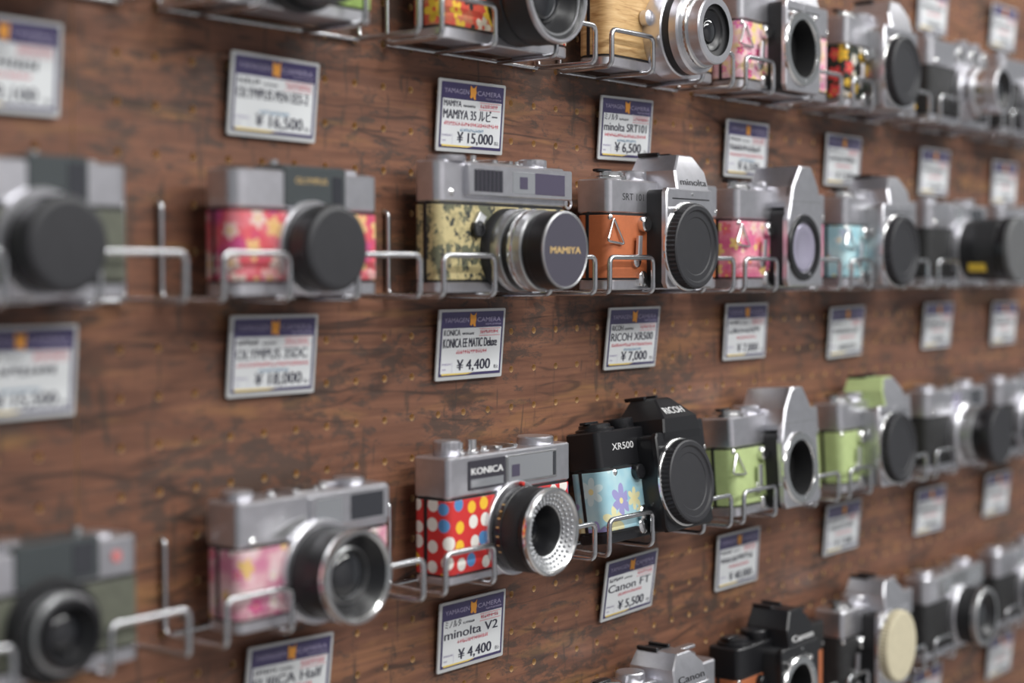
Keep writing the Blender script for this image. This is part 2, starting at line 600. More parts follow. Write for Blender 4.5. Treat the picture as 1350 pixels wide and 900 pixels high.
def scribble(b, rng, x, h, d, width, height):
    """a line of print too small to read: a row of little strokes"""
    c = x
    while c < x + width - height * 0.4:
        w = height * rng.uniform(0.35, 0.8)
        for _ in range(2):
            y0 = h + rng.uniform(0, height * 0.6)
            y1 = y0 + height * rng.uniform(0.18, 0.36)
            b.raw([(c, -d, y0), (c + w, -d, y0), (c + w, -d, y1), (c, -d, y1)], [(0, 1, 2, 3)])
        x2 = c + w * rng.uniform(0.2, 0.8)
        b.raw([(x2, -d, h), (x2 + height * .16, -d, h), (x2 + height * .16, -d, h + height), (x2, -d, h + height)], [(0, 1, 2, 3)])
        c += w + height * 0.22


# ------------------------------------------------------------------ the setting
XL, XR, ZB, ZT, PITCH_H = -17.5 * 25, 66.5 * 25, -17.5 * 25, 19.5 * 25, 25.0
SEAMS = [XL, -227.5, XR]
HOLE_R, THK = 2.25, 5.0


def board(x0, x1):
    verts, faces, mi = [], [], []
    NS = 12

    def quad(a, b, c, d_, m=0):
        k = len(verts)
        verts.extend((a, b, c, d_))
        faces.append((k, k + 1, k + 2, k + 3))
        mi.append(m)
    i0, i1 = math.ceil((x0 - 6) / 25), math.floor((x1 + 6) / 25)
    cells = []
    xs = [x0]
    for i in range(i0, i1 + 1):
        c = i * 25
        lo, hi = max(x0, c - 12.5), min(x1, c + 12.5)
        if c - HOLE_R < x0 + 0.3 or c + HOLE_R > x1 - 0.3:
            cells.append((lo, hi, None))
        else:
            cells.append((lo, hi, c))
    j0, j1 = math.ceil((ZB + 1) / 25), math.floor((ZT - 1) / 25)
    for lo, hi, c in cells:
        if hi - lo < 0.05:
            continue
        for j in range(j0, j1 + 1):
            zc = j * 25
            zl, zh = zc - 12.5, zc + 12.5
            if c is None:
                quad((lo, 0, zl), (hi, 0, zl), (hi, 0, zh), (lo, 0, zh))
                continue
            k = len(verts)
            for q in range(NS):
                a = TAU * (q + 0.5) / NS
                ca, sa = math.cos(a), math.sin(a)
                # ray from the hole centre to the cell border
                tx = (hi - c if ca > 0 else c - lo) / abs(ca)
                tz = 12.5 / abs(sa)
                t = min(tx, tz)
                verts.append((c + t * ca, 0, zc + t * sa))
                verts.append((c + HOLE_R * ca, 0, zc + HOLE_R * sa))
                verts.append((c + HOLE_R * ca, THK, zc + HOLE_R * sa))
            for q in range(NS):
                a, b_ = k + 3 * q, k + 3 * ((q + 1) % NS)
                va, vb = verts[a], verts[b_]
                if abs(va[0] - vb[0]) > 1e-4 and abs(va[2] - vb[2]) > 1e-4:   # the corner of the cell
                    cx = hi if max(va[0], vb[0]) > hi - 1e-4 else lo
                    cz = zh if max(va[2], vb[2]) > zh - 1e-4 else zl
                    verts.append((cx, 0, cz))
                    faces.append((a, len(verts) - 1, b_, b_ + 1, a + 1))
                else:
                    faces.append((a, b_, b_ + 1, a + 1))
                mi.append(0)
                faces.append((a + 1, b_ + 1, b_ + 2, a + 2))
                mi.append(1)
    # cut edges of the panel
    for x in (x0, x1):
        quad((x, 0, ZB), (x, THK, ZB), (x, THK, ZT), (x, 0, ZT), 1)
    me = bpy.data.meshes.new('pegboard_panel')
    me.from_pydata([(x / 1000, y / 1000, z / 1000 + Z0) for x, y, z in verts], [], faces)
    me.materials.append(PEG)
    me.materials.append(FIBRE)
    me.polygons.foreach_set('material_index', mi)
    me.update()
    return me


wb = B()
wb.raw([(XL, 6.0, ZB - 1000), (XR, 6.0, ZB - 1000), (XR, 6.0, ZT + 800), (XL, 6.0, ZT + 800),
        (XL, 60.0, ZB - 1000), (XR, 60.0, ZB - 1000), (XR, 60.0, ZT + 800), (XL, 60.0, ZT + 800)],
       [(0, 1, 2, 3), (7, 6, 5, 4), (0, 4, 5, 1), (3, 2, 6, 7), (0, 3, 7, 4), (1, 5, 6, 2)])
wall = link('wall_back', wb.mesh('wall_back', BACKING))
wall.location.z = Z0
wall['kind'] = 'structure'
for a, b_ in zip(SEAMS[:-1], SEAMS[1:]):
    o = link('pegboard_panel', board(a + 0.35, b_ - 0.35), None)
    o.parent = wall
    o.matrix_parent_inverse = Matrix.Translation((0, 0, -Z0))

for nm, zz, mm, th in (('floor', 0.0, FLOORM, -0.05), ('ceiling', 2.75, CEILM, -0.05)):
    fb = B()
    x0, x1, y0, y1 = -2500, 3500, -3500, 6
    z0, z1 = zz * 1000 + th * 1000, zz * 1000
    fb.raw([(x0, y0, z0), (x1, y0, z0), (x1, y1, z0), (x0, y1, z0), (x0, y0, z1), (x1, y0, z1), (x1, y1, z1), (x0, y1, z1)],
           [(0, 1, 2, 3), (4, 5, 6, 7), (0, 1, 5, 4), (1, 2, 6, 5), (2, 3, 7, 6), (3, 0, 4, 7)])
    o = link(nm, fb.mesh(nm, mm))
    o['kind'] = 'structure'

ob_ = B().slab(-2500, 3500, 2700, 2760, 0, 2700, 1, .2, 2)
o = link('wall_front', ob_.mesh('wall_front', simple('far_shop_wall', (0.62, 0.61, 0.64), 0, 0.7, 0.1)))
o['kind'] = 'structure'

ROWZ = {0: 375, 1: 225, 2: 75, 3: -100, 4: -275}
COLX = {c: -350 + 175 * c for c in range(9)}
WR = 1.75                      # wire radius

# ------------------------------------------------------------------ wire racks
RACK = {}


def rack(row, col, nick, legs=(0, 50, 100, 150)):
    """a bent wire holder: two hooks in the board, two raised loops in front and a cross wire at the back"""
    x0, z0 = COLX[col], ROWZ[row]
    e = link('wire_rack', None)
    e.location = (x0 / 1000, 0, z0 / 1000 + Z0)
    tag_obj(e, 'chrome wire peg rack holding the ' + nick, 'rack', 'chrome wire racks on the pegboard')
    key = legs
    if key not in RACK:
        l0, l1, r0, r1 = legs
        ms = []
        for hx, a, b_ in ((0, l0, l1), (150, r1, r0)):
            w = B()
            w.tube([(hx, -4, 50), (hx, 3.4, 50), (hx, 3.4, 0), (a, 50, 0), (a, 50, 24), (b_, 50, 24), (b_, 50, 0), (b_, 3.4, 0)], WR, 5.0)
            ms.append(w.mesh('wire_loop', WIRE))
        w = B()
        w.tube([(hx0, 2.2, 0) for hx0 in (0, 150)], 1.5)
        ms.append(w.mesh('cross_wire', WIRE))
        RACK[key] = ms
    for nm, me in zip(('wire_loop', 'wire_loop', 'cross_wire'), RACK[key]):
        link(nm, me, e)
    return e


# ------------------------------------------------------------------ price cards
CARD = {}
TW, TH = 67.0, 45.0


def card_base():
    w, h = TW, TH
    b = B().fslab(0, w, 0, h, 0, 1.2, 1.2, 0.3)
    CARD['sleeve'] = b.mesh('sleeve', SLEEVE)
    b = B().fslab(2.4, w - 2.4, 2.6, h - 1.8, 1.0, 1.45, 0.3, 0.05)
    CARD['card'] = b.mesh('printed_card', NAVY)
    b = B().fslab(3.8, w - 4.2, 4.4, 33.0, 1.3, 1.6, 0.2, 0.03)
    CARD['paper'] = b.mesh('paper_panel', PAPER)
    b = B().fpoly([(5, 3.4), (30, 3.4), (36, 4.3), (5, 4.6)], 1.4, 1.66, 0.02)
    CARD['strip'] = b.mesh('yellow_strip', YELLOW)
    em = [(30.2, 42.4), (30.0, 39.2), (30.5, 36.8), (30.0, 35.0), (31.6, 34.2), (33.0, 35.4), (34.0, 33.9), (36.0, 33.7), (35.7, 36.2), (36.4, 38.4),
          (35.8, 40.2), (36.2, 42.8), (34.6, 41.2), (33.2, 40.8), (31.8, 41.2)]
    b = B()
    v = [(x, -1.7, h_) for x, h_ in em] + [(33, -1.7, 38.2)]
    b.raw(v, [(i, (i + 1) % len(em), len(em)) for i in range(len(em))])
    CARD['emblem'] = b.mesh('emblem', EMBLEM)
    b = B()
    put_text(b, 'YAMAGEN', 5.0, 36.6, 1.62, 24, 3.0)
    put_text(b, 'CAMERA', 37.5, 36.6, 1.62, 24, 3.0)
    rng = random.Random(5)
    scribble(b, rng, 46, 34.4, 1.62, 16, 1.2)
    CARD['brand'] = b.mesh('header_lettering', INK_L)
    b = B()
    scribble(b, rng, 4.6, 9.6, 1.75, 9, 1.5)
    scribble(b, rng, 5.0, 6.4, 1.75, 4, 1.2)
    b.raw([(14.6, -1.75, 5), (14.8, -1.75, 5), (14.8, -1.75, 11.5), (14.6, -1.75, 11.5)], [(0, 1, 2, 3)])
    CARD['small'] = b.mesh('small_lettering', INK_L)


card_base()


def price_card(row, col, x, ztop, dtop, label, maker=None, title=None, price=None, blue=False, red2=True, roll=0.0, seed=0, tw=None, box=True):
    e = link('price_card', None)
    tag_obj(e, label, 'price card', 'price cards on the pegboard')
    # bottom edge near the board, top edge held off it
    tilt = math.asin(max(-0.3, min(0.3, (dtop - 2.2) / TH)))
    e.location = (x / 1000, -0.0024, (ztop - TH * math.cos(tilt)) / 1000 + Z0)
    e.rotation_euler = (tilt, math.radians(roll), 0)
    for nm, k in (('sleeve', 'sleeve'), ('printed_card', 'card'), ('paper_panel', 'paper'), ('yellow_strip', 'strip'),
                  ('emblem', 'emblem'), ('header_lettering', 'brand'), ('small_lettering', 'small')):
        link(nm, CARD[k], e)
    rng = random.Random(seed + row * 31 + col)
    D = 1.76
    b = B()
    if maker:
        put_text(b, maker[0], 5.0, 28.4, D, maker[1], 3.9, bold=.1)
        scribble(b, rng, 5.0 + maker[1] + 2, 28.6, D, 12, 1.6)
    else:
        scribble(b, rng, 5.0, 28.6, D, 17, 3.0)
        scribble(b, rng, 24, 28.6, D, 11, 1.5)
    if title:
        put_text(b, title, 4.8, 20.8, D, tw or 54, 5.9, bold=0.2)
    else:
        scribble(b, rng, 5.5, 21.2, D, 50, 5.0)
    if price:
        put_text(b, '¥ ' + price, 19.5, 6.2, D, 33.5 if len(price) < 6 else 36, 6.8, bold=0.3)
    else:
        scribble(b, rng, 20, 6.2, D, 34, 6.0)
    put_text(b, '税込', 57.0, 6.2, D, 4.6, 2.0)
    link('price_lettering', b.mesh('price_lettering', INK), e)
    b = B()
    if box:
        scribble(b, rng, 41, 28.9, D, 19, 2.6)
        for y in (27.6, 32.0):
            b.raw([(40, -D, y), (61.5, -D, y), (61.5, -D, y + .35), (40, -D, y + .35)], [(0, 1, 2, 3)])
    if red2:
        scribble(b, rng, 6 if blue else 18, 16.6, D, 54 if blue else 32, 2.6)
    link('red_lettering', b.mesh('red_lettering', INK_R), e)
    if blue:
        b = B()
        scribble(b, rng, 22, 13.2, D, 24, 2.2)
        link('blue_lettering', b.mesh('blue_lettering', INK_B), e)
    return e


# ------------------------------------------------------------------ cameras
ORG = (75.0, -25.0, 0.0)


class Cam:
    """one camera: an Empty at the middle of its base that carries the parts"""

    def __init__(self, name, row, col, label, cat='camera', dx=0.0, lean=0.0, yaw=0.0, dd=0.0):
        self.e = link(name, None)
        tag_obj(self.e, label, cat, 'cameras on the wire racks')
        lift = WR + 0.1
        if lean:
            lift += abs(math.sin(math.radians(lean))) * 12
        self.e.location = ((COLX[col] + 75 + dx) / 1000, -(25 + dd) / 1000, (ROWZ[row] + lift) / 1000 + Z0)
        self.e.rotation_euler = (-math.radians(lean), 0, math.radians(yaw))
        self.last = None

    def p(self, name, b, mat, parent=None, label=None):
        o = link(name, b.mesh(name, mat, ORG, {'lens_cap': 16, 'pentaprism_hood': 12}.get(name, 38)), parent or self.e)
        if label:
            o['label'] = label
        return o

    def text(self, s, x, h, d, width, height, mat, lean=0.0, parent=None, name='lettering', bold=0.0):
        b = B()
        put_text(b, s, x, h, d, width, height, lean, bold)
        return self.p(name, b, mat, parent)


def knob(c, x, d, r, h0, h1, mat, knurl=True, name='dial', top=None):
    b = B().lathz(x, d, [(r - .3, h0), (r, h0 + .4), (r, h1 - .8), (r - .8, h1)], 40, knurl=knurl)
    o = c.p(name, b, mat)
    if top:
        c.p('dial_cap', B().lathz(x, d, [(r * .7, h1 - .1), (r * .66, h1 + .5), (0.01, h1 + .55)], 28), top, o)
    return o


def shoe(c, x, d, h, mat=None):
    b = B()
    b.slab(x - 9, x + 9, d - 9, d + 8, h - .3, h + .8, .5, .2, 2)
    b.slab(x - 9.5, x - 6, d - 9, d + 8, h + .7, h + 2.6, .5, .3, 2)
    b.slab(x + 6, x + 9.5, d - 9, d + 8, h + .7, h + 2.6, .5, .3, 2)
    return c.p('accessory_shoe', b, mat or CHROME)


def lug(c, x, d, h, tri=False, mat=None):
    o = c.p('strap_lug', B().lathe(x, h, [(2.4, d - 1), (2.4, d + 1.2), (1.2, d + 2.2), (.01, d + 2.4)], 16), mat or CHROME)
    if tri:
        b = B().tube([(x, d + 3.6, h - .5), (x - 7, d + 3.6, h - 16), (x + 11, d + 4.6, h - 18)], .8, 2.0, 8, 4, True)
        c.p('strap_ring', b, mat or CHROME, o)
    return o


def shell(c, x0, x1, db, df, hb, ht, htop, leather, metal, r=7, top_r=None, seam=True, bottom=None, black=None):
    """bottom plate, dark core, covering and top plate"""
    c.p('bottom_plate', B().slab(x0, x1, db, df, 0, hb, r, .8), bottom or metal)
    c.p('body_core', B().slab(x0 + .6, x1 - .6, db + .6, df - .6, hb - .5, ht + .5, r, .2), black or BLACKM)
    lo = c.p('leatherette', B().slab(x0 - .1, x1 + .1, db, df + .2, hb + 1.2, ht - 1.4, r, .3, 8), leather)
    c.p('top_plate', B().slab(x0, x1, db, df, ht, htop, top_r or r, 1.1), metal)
    if seam:
        c.p('door_seam', B().slab(x0 - .7, x0 + 1.5, db + 9, db + 11.6, hb + .4, ht - .4, .6, .2, 2), BLACK)
    return lo


def barrel(c, x, h, rings, front=None, name='lens_barrel'):
    """rings: (material, [(r,d)...], toothed) from the body outwards; each is a lens part"""
    parent = None
    for i, (mat, prof, tooth) in enumerate(rings):
        b = B().lathe(x, h, prof, 96 if tooth else 56, False, False, teeth=set(prof) if tooth else None)
        b.lathe(x, h, [prof[0], (prof[0][0] * .93, prof[0][1])], 56, False, False)
        b.lathe(x, h, [prof[-1], (prof[-1][0] * .86, prof[-1][1] - .05)], 56, False, False)
        o = c.p(name if parent is None else 'lens_ring', b, mat, parent)
        parent = parent or o
    return parent


def glass_front(c, x, h, r, d, parent, deep=8.0, body=None, mat=None, rings=3):
    """a recessed lens: dark cone, stepped rings and a bulging element"""
    b = B().lathe(x, h, [(r, d), (r * .94, d - 1.2), (r * .80, d - deep * .55), (r * .62, d - deep)], 56, False, True)
    c.p('lens_cone', b, body or BLACK, parent)
    rr = r * .6
    prof = [(rr * math.cos(t), d - deep + .3 + rr * .32 * math.sin(t)) for t in [k * math.pi / 2 / 7 for k in range(7)]] + [(.01, d - deep + .3 + rr * .32)]
    return c.p('front_element', B().lathe(x, h, prof, 40, False, True), mat or GLASS_D, parent)


def cap_disc(c, x, h, r, d0, d1, rim=BLACKP, face=None, tooth=True, parent=None, dish=1.2):
    b = B().lathe(x, h, [(r - .5, d0), (r, d0 + .6), (r, d1 - 1.6), (r - .8, d1 - .6)], 112, True, False,
                  {(r, d0 + .6), (r, d1 - 1.6)} if tooth else None, 1.1)
    b.lathe(x, h, [(r - .8, d1 - .6), (r - 2.0, d1), (r - 4.5, d1), (r - 5.5, d1 - dish), (r * .68, d1 - dish), (r * .66, d1 - dish - .5), (.01, d1 - dish - .5)], 64, False, True)
    o = c.p('lens_cap', b, rim, parent)
    if face:
        c.p('cap_face', B().lathe(x, h, [(r * .93, d1 - .4), (r * .92, d1 + .25), (.01, d1 + .3)], 56), face, o)
    return o


# --- single lens reflex bodies
def slr(name, row, col, label, leather, metal=SATIN, style='prism', mount='cap', dx=0.0, lean=0.0, yaw=0.0, x0=3.0, W=143.0,
        cx=79.0, mh=30.0, word=None, capmat=BLACKP, tri=True, top=52.0, ht=75.0, model=None, flank=None, peak=94.0, timer=True, wordmat=BLACK_I,
        roofmat=None, capface=None, dd=0.0, hood=None, hoff=5.0, lugx=4.0, lugd=2.5, hw=31.0, rm=27.5, capr=29.8):
    c = Cam(name, row, col, label, dx=dx, lean=lean, yaw=yaw, dd=dd)
    x1 = x0 + W
    mx = cx - 4.0
    db, df, dm = 14.0, 42.0, 59.0
    dark = metal in (BLACK, BLACKM)
    shell(c, x0, x1, db, df, 7.0, top, ht, leather, metal, 7, 4.5)
    # mirror box block with its face plate
    fl = flank or BLACKM
    hole = mount in ('open', 'mirror')

    def plate(pts, d0, d1, k):
        return B().fpoly_hole(pts, d0, d1, k, mx, mh, rm - 5.5) if hole else B().fpoly(pts, d0, d1, k)
    c.p('mirror_box', plate(rrect(cx - hw + .8, cx + hw - .8, 1.2, 69 if style == 'prism' else 60, 4, 4), df - 2 if hole else df - 4, dm - 4, .6), fl)
    bot = 70.0
    if style == 'prism':
        pl = [(cx - hw + 3, 1), (cx + hw - 3, 1), (cx + hw, 5), (cx + hw, 67), (cx + hw - 2, bot), (cx - hw + 2, bot), (cx - hw, 67), (cx - hw, 5)]
        fp = c.p('front_plate', plate(pl, dm - 4.2, dm, 1.0), metal)
        c.p('plate_groove', B().fslab(cx - 24, cx + 25, 62.4, 63.3, dm - .3, dm + .15, .2, .05), BLACK, fp)
        c.p('plate_screw', B().lathe(cx + 2, 66.2, [(1.2, dm - .2), (1.1, dm + .5), (.01, dm + .6)], 14), CHROME, fp)
        for sx_ in (-19, 17):
            c.p('plate_post', B().lathe(mx + sx_, mh + 25, [(2.2, dm - .2), (2.0, dm + 3), (1.2, dm + 3.6), (.01, dm + 3.7)], 14), CHROME, fp)
        # prism hood: stacked sections (height, half width, front, back)
        hx = cx + hoff
        secs = hood or [(bot - 12, 25, dm - 3, db + 4), (bot - .5, 21.5, dm - .6, db + 5), (bot + 12.5, 20, dm - 3.6, db + 5), (peak - 1, 10, dm - 7.4, db + 4), (peak, 8.8, dm - 8.6, db + 4.6)]
        secs = [s_ if s_[0] > 0 else s_ for s_ in secs]
        rings = []
        for h_, w_, f_, k_ in secs:
            rings.append([(x, -d, h_) for x, d in [(hx - w_, k_), (hx + w_, k_), (hx + w_, f_ - 1.2), (hx + w_ - 1.2, f_), (hx - w_ + 1.2, f_), (hx - w_, f_ - 1.2)]])
        hood_o = c.p('pentaprism_hood', B().loft(rings), roofmat or metal)
        i = 2 if hood else 1
        (ha, wa, fa, _), (hb_, wb_, fb_, _) = secs[i], secs[i + 1]
        sl = (fa - fb_) / (hb_ - ha)
        if roofmat:
            b = B()
            R3 = [(x, -(f_ + .15), h_) for h_, w_, f_, _ in secs[1:-1] for x in (hx - w_ + 1.2, hx + w_ - 1.2)]
            b.raw(R3, [(2 * k, 2 * k + 1, 2 * k + 3, 2 * k + 2) for k in range(len(R3) // 2 - 1)])
            c.p('hood_front', b, metal, hood_o)
        if word:
            ww = 2 * wb_ * (.86 if not hood else 1.18)
            c.text(word, hx - ww / 2 + (1 if not hood else -1), ha + 3.2, fa - sl * 3.2 + .25, ww, 4.8, wordmat, sl, hood_o, bold=.18)
        shoe(c, hx - 1, (db if not hood else 17) + 13, peak - .4, BLACK)
    elif style == 'gable':
        pl = [(cx - hw + 3, 1), (cx + hw - 3, 1), (cx + hw, 5), (cx + hw, 52), (cx + hw - 4, 66), (cx + 21, 78), (cx + 9, peak), (cx - 9, peak),
              (cx - 21, 78), (cx - hw + 4, 66), (cx - hw, 52), (cx - hw, 5)]
        up_ = [(cx - hw + 4, 62), (cx + hw - 4, 62)] + [(x, h) for x, h in pl if h > 60]
        b = B().fpoly(up_, db + 6, dm - 3, .5)
        hood_o = c.p('pentaprism_hood', b, roofmat or metal)
        fp = c.p('front_plate', plate(pl, dm - 5, dm, 1.2), metal)
        c.p('plate_groove', B().fslab(cx - 24, cx + 25, 66.2, 66.9, dm - .3, dm + .12, .2, .05), SATIN_D, fp)
        if word:
            c.text(word, cx - 15, 72, dm + .15, 30, 4.6, wordmat, 0, hood_o)
    # bayonet
    if mount == 'open':
        b = B().lathe(mx, mh, [(rm + 1.2, dm - .3), (rm + 1.2, dm + 1.4), (rm + .2, dm + 2.6), (rm - 5.2, dm + 2.6), (rm - 6.0, dm + 1.4), (rm - 6.0, dm - 3)], 64, False, False)
        mo = c.p('lens_mount', b, CHROME)
        c.p('mount_throat', B().lathe(mx, mh, [(rm - 6.0, dm + 1.2), (rm - 6.4, dm - 1), (rm - 7.2, dm - 15.4), (.01, dm - 15.4)], 48, False, True), INNER, mo)
        for a in (35, 160, 280):
            xx, hh = mx + (rm - 2.4) * math.cos(math.radians(a)), mh + (rm - 2.4) * math.sin(math.radians(a))
            c.p('mount_screw', B().lathe(xx, hh, [(1.1, dm + 2.4), (1.0, dm + 2.9), (.01, dm + 2.9)], 12), SATIN_D, mo)
    elif mount == 'mirror':
        b = B().lathe(mx, mh, [(rm + 1.2, dm - .3), (rm + 1.2, dm + 1.2), (rm + .2, dm + 2.2), (rm - 4, dm + 2.2), (rm - 6.0, dm - 3)], 64, False, False)
        mo = c.p('lens_mount', b, BLACK)
        c.p('body_cap', B().lathe(mx, mh, [(rm - 5, dm - 1), (rm - 7, dm + .6), (rm - 12, dm + .6), (rm - 13, dm), (.01, dm)], 48, False, True), LILAC, mo, 'translucent lilac body cap')
        c.p('mount_index', B().lathe(mx + 6, mh - rm + 4, [(1.6, dm + 2), (1.4, dm + 3), (.01, dm + 3.2)], 12), CHROME, mo)
    else:
        mo = c.p('lens_mount', B().lathe(mx, mh, [(capr + 1.2, dm - .3), (capr + 1.2, dm + 1.0), (capr + .4, dm + 1.6), (.01, dm + 1.6)], 64), CHROME)
        cap_disc(c, mx, mh, capr, dm + 1.4, dm + 8.5, capmat, capface, True, mo)
    # levers and knobs on the front
    c.p('release_button', B().lathe(cx - hw - 5.5, 45, [(5.4, df - 1), (5.4, df + 4.4), (4.6, df + 5.4), (.01, df + 5.4)], 24), CHROME if not dark else BLACK)
    if timer:
        t = c.p('self_timer', B().lathe(cx - hw - 14, 20, [(4.6, df), (4.6, df + 2.5), (3.8, df + 3), (.01, df + 3)], 24), CHROME)
        c.p('timer_lever', B().fpoly([(cx - hw - 17, 20), (cx - hw - 12, 20), (cx - hw - 11, 37), (cx - hw - 15.5, 37)], df + 2.6, df + 5.0, .6), SATIN, t)
    c.p('sync_socket', B().lathe(cx - hw - 7, 7.6, [(5.4, df - 1), (5.4, df + 2.6), (4.2, df + 3.4), (.01, df + 3.4)], 24), CHROME)
    lug(c, x0 + lugx, df - lugd, top - 3.0, tri, CHROME)
    lug(c, x1 - 4, df - 2, top + 4, False, CHROME)
    # top deck
    bd = BLACK if dark else SATIN
    k = c.p('rewind_knob', B().lathz(x0 + 18, 28, [(13.5, ht - .3), (13.5, ht + 1.6), (12.5, ht + 2.2), (11.2, ht + 2.4), (11, ht + 4.6), (9.4, ht + 5.4), (.01, ht + 5.4)], 36), bd if dark else CHROME)
    c.p('rewind_crank', B().slab(x0 + 4, x0 + 20, 25, 31, ht + 5.2, ht + 7.0, 1.5, .4, 3), BLACK, k)
    knob(c, x0 + 46, 29, 10.5, ht - .3, ht + 7, bd, True, 'shutter_dial', None)
    knob(c, x1 - 25, 27, 10, ht - .3, ht + 7, bd, True, 'speed_dial', BLACK)
    c.p('advance_lever', B().slab(x1 - 32, x1 - 4, 20, 27, ht + 7, ht + 9.4, 3, .6, 4), bd)
    if model:
        c.text(model, x0 + 16, ht - 14.0, df + .12, 26, 4.8, BLACK_I if not dark else WHITE_I)
    return c


# --- fixed lens cameras
def compact(name, row, col, label, leather, metal=SATIN, x0=10.0, W=125.0, ht=52.0, H=76.0, df=40.0, db=14.0, r=7, dx=0.0, lean=0.0, yaw=0.0, hb=7.0, dd=0.0, seam=True, top_r=None):
    c = Cam(name, row, col, label, dx=dx, lean=lean, yaw=yaw, dd=dd)
    c.x0, c.x1, c.df, c.db, c.H, c.ht = x0, x0 + W, df, db, H, ht
    shell(c, x0, x0 + W, db, df, hb, ht, H, leather, metal, r, top_r, seam)
    return c


def window(c, x0, x1, h0, h1, d, frame=None, panes=()):
    """a window block in the top plate: bezel plus panes [(x0,x1,mat)]"""
    f = c.p('window_frame', B().fslab(x0, x1, h0, h1, d - 2, d + 1.0, 1.2, .5), frame or SATIN)
    for a, b_, m in panes:
        c.p('window_pane', B().fslab(a, b_, h0 + 2.2, h1 - 2.2, d + .2, d + 1.15, .4, .15), m, f)
    return f


def deck(c, items):
    for kind, x, r, h in items:
        if kind == 'k':
            knob(c, x, 27, r, c.H - .3, c.H + h, SATIN, True, 'dial', None)
        elif kind == 'b':
            c.p('shutter_button', B().lathz(x, 28, [(r + 1.5, c.H - .2), (r + 1.5, c.H + 1), (r, c.H + 1.4), (r, c.H + h), (.01, c.H + h + .3)], 24), CHROME)
        elif kind == 's':
            shoe(c, x, 26, c.H)
        elif kind == 'l':
            c.p('advance_lever', B().slab(x - 14, x + 10, 20, 27, c.H + .2, c.H + 2.6, 3, .6, 4), SATIN)


# ================================================================== ROW 2
# polished rangefinder with the camouflage cloth
c = compact('rangefinder_camera', 2, 2, 'silver rangefinder camera in camouflage cloth with a slate-blue lens cap reading MAMIYA', CAMO,
            SATIN, x0=8.5, W=130, ht=54, H=79, df=36, db=15, hb=6.5, r=6)
fw = c.p('window_frame', B().fslab(32, 138.5, 58.5, 77.5, 34, 40, 1.2, .6), SATIN)
c.p('meter_cell', B().fslab(37, 65, 61, 74.5, 39, 40.2, .4, .15), DARKPLATE, fw)
for k in range(7):
    c.p('meter_rib', B().fslab(38 + 4 * k, 39.2 + 4 * k, 61.6, 74, 40, 40.45, .2, .1), GLASS_B, fw)
c.p('window_pane', B().fslab(75, 98, 61, 74.5, 39, 40.2, .4, .15), GLASS_G, fw)
c.p('window_pane', B().fslab(98, 130, 61, 74.5, 39, 40.2, .4, .15), GLASS_P, fw)
c.p('finder_patch', B().fslab(82, 90, 64, 71.5, 40.1, 40.4, .3, .05), GLASS_P, fw)
lx, lh = 73, 25.5
lb = barrel(c, lx, lh, [
    (BLACKM, [(25.2, 35.5), (26.2, 36), (26.2, 42), (25.5, 43)], False),
    (SATIN_D, [(25, 42.5), (25.6, 43.5), (25.6, 50), (25.0, 51)], False),
    (BLACK, [(24.0, 50.5), (24.0, 56)], False),
    (CHROME, [(24.8, 55.5), (25.2, 56.5), (25.2, 59), (24.6, 60)], True),
    (SATIN_D, [(24.6, 59.5), (24.8, 61), (24.8, 65), (24.0, 66)], False),
    (BLACK, [(23.2, 65.5), (23.2, 70)], False)])
cp = c.p('lens_cap', B().lathe(lx, lh, [(23.6, 69.5), (24, 70.2), (24, 80.5), (23.4, 81.4), (22, 81.6)], 56), BLACK, lb)
c.p('cap_rim', B().lathe(lx, lh, [(23.6, 80.6), (23.5, 81.9), (22.6, 82.2), (22, 81.6)], 56, False, False), SATIN_D, cp)
c.p('cap_face', B().lathe(lx, lh, [(22.4, 81.4), (22.2, 81.8), (.01, 81.85)], 56), CAPBLUE, cp)
c.text('MAMIYA', lx - 15.5, lh - 2.0, 82.0, 31, 4.2, GOLD_I, 0, cp, bold=.2)
t = c.p('timer_pivot', B().lathe(43, 38.5, [(5.4, 35.5), (5.4, 39), (4.6, 40), (3.4, 40), (3, 39), (.01, 39)], 24), BLACK)
c.p('timer_arm', B().fpoly([(39, 42), (46, 40), (50, 46), (44, 49)], 36.5, 39.5, .5), SATIN_D, t)
deck(c, [('k', 26, 12, 3.5), ('b', 50, 2.4, 4.5), ('s', 74, 0, 0), ('k', 112, 9.5, 5), ('l', 114, 0, 0), ('b', 94, 1.8, 3)])
lug(c, 20, 35, 60)
b = B().tube([(142 + 3.4 * math.cos(t_), 34, 57 + 3.4 * math.sin(t_)) for t_ in [k * TAU / 10 for k in range(10)]], 1.0, 1.0, 8, 2, True)
b.slab(136, 140, 32.5, 35.5, 55.5, 58.5, .8, .3, 3)
c.p('strap_eyelet', b, SATIN)
rack(2, 2, 'camouflage camera', (-4, 44, 101, 150))

# orange reflex
slr('slr_camera', 2, 3, 'silver reflex camera in plain orange leather with black body cap', ORANGE_L, word='minolta', model='SRT 101')
rack(2, 3, 'orange leather camera', (-8, 45, 113, 154))

# pink reflex with lilac cap
slr('slr_camera', 2, 4, 'silver reflex camera in rose-pink blossom cloth with lilac-grey mount cap', F_ROSE, style='gable', mount='mirror', hw=28, rm=24.5, mh=31, dx=-4)
rack(2, 4, 'rose-pink blossom camera', (-4, 45, 113, 152))
# pale blue reflex
slr('slr_camera', 2, 5, 'silver reflex camera in pale blue blossom cloth with black cap', F_PALEBLUE, word=None, mount='cap', cx=70, flank=SATIN_D)
rack(2, 5, 'pale blue blossom camera', (-2, 36, 104, 152))
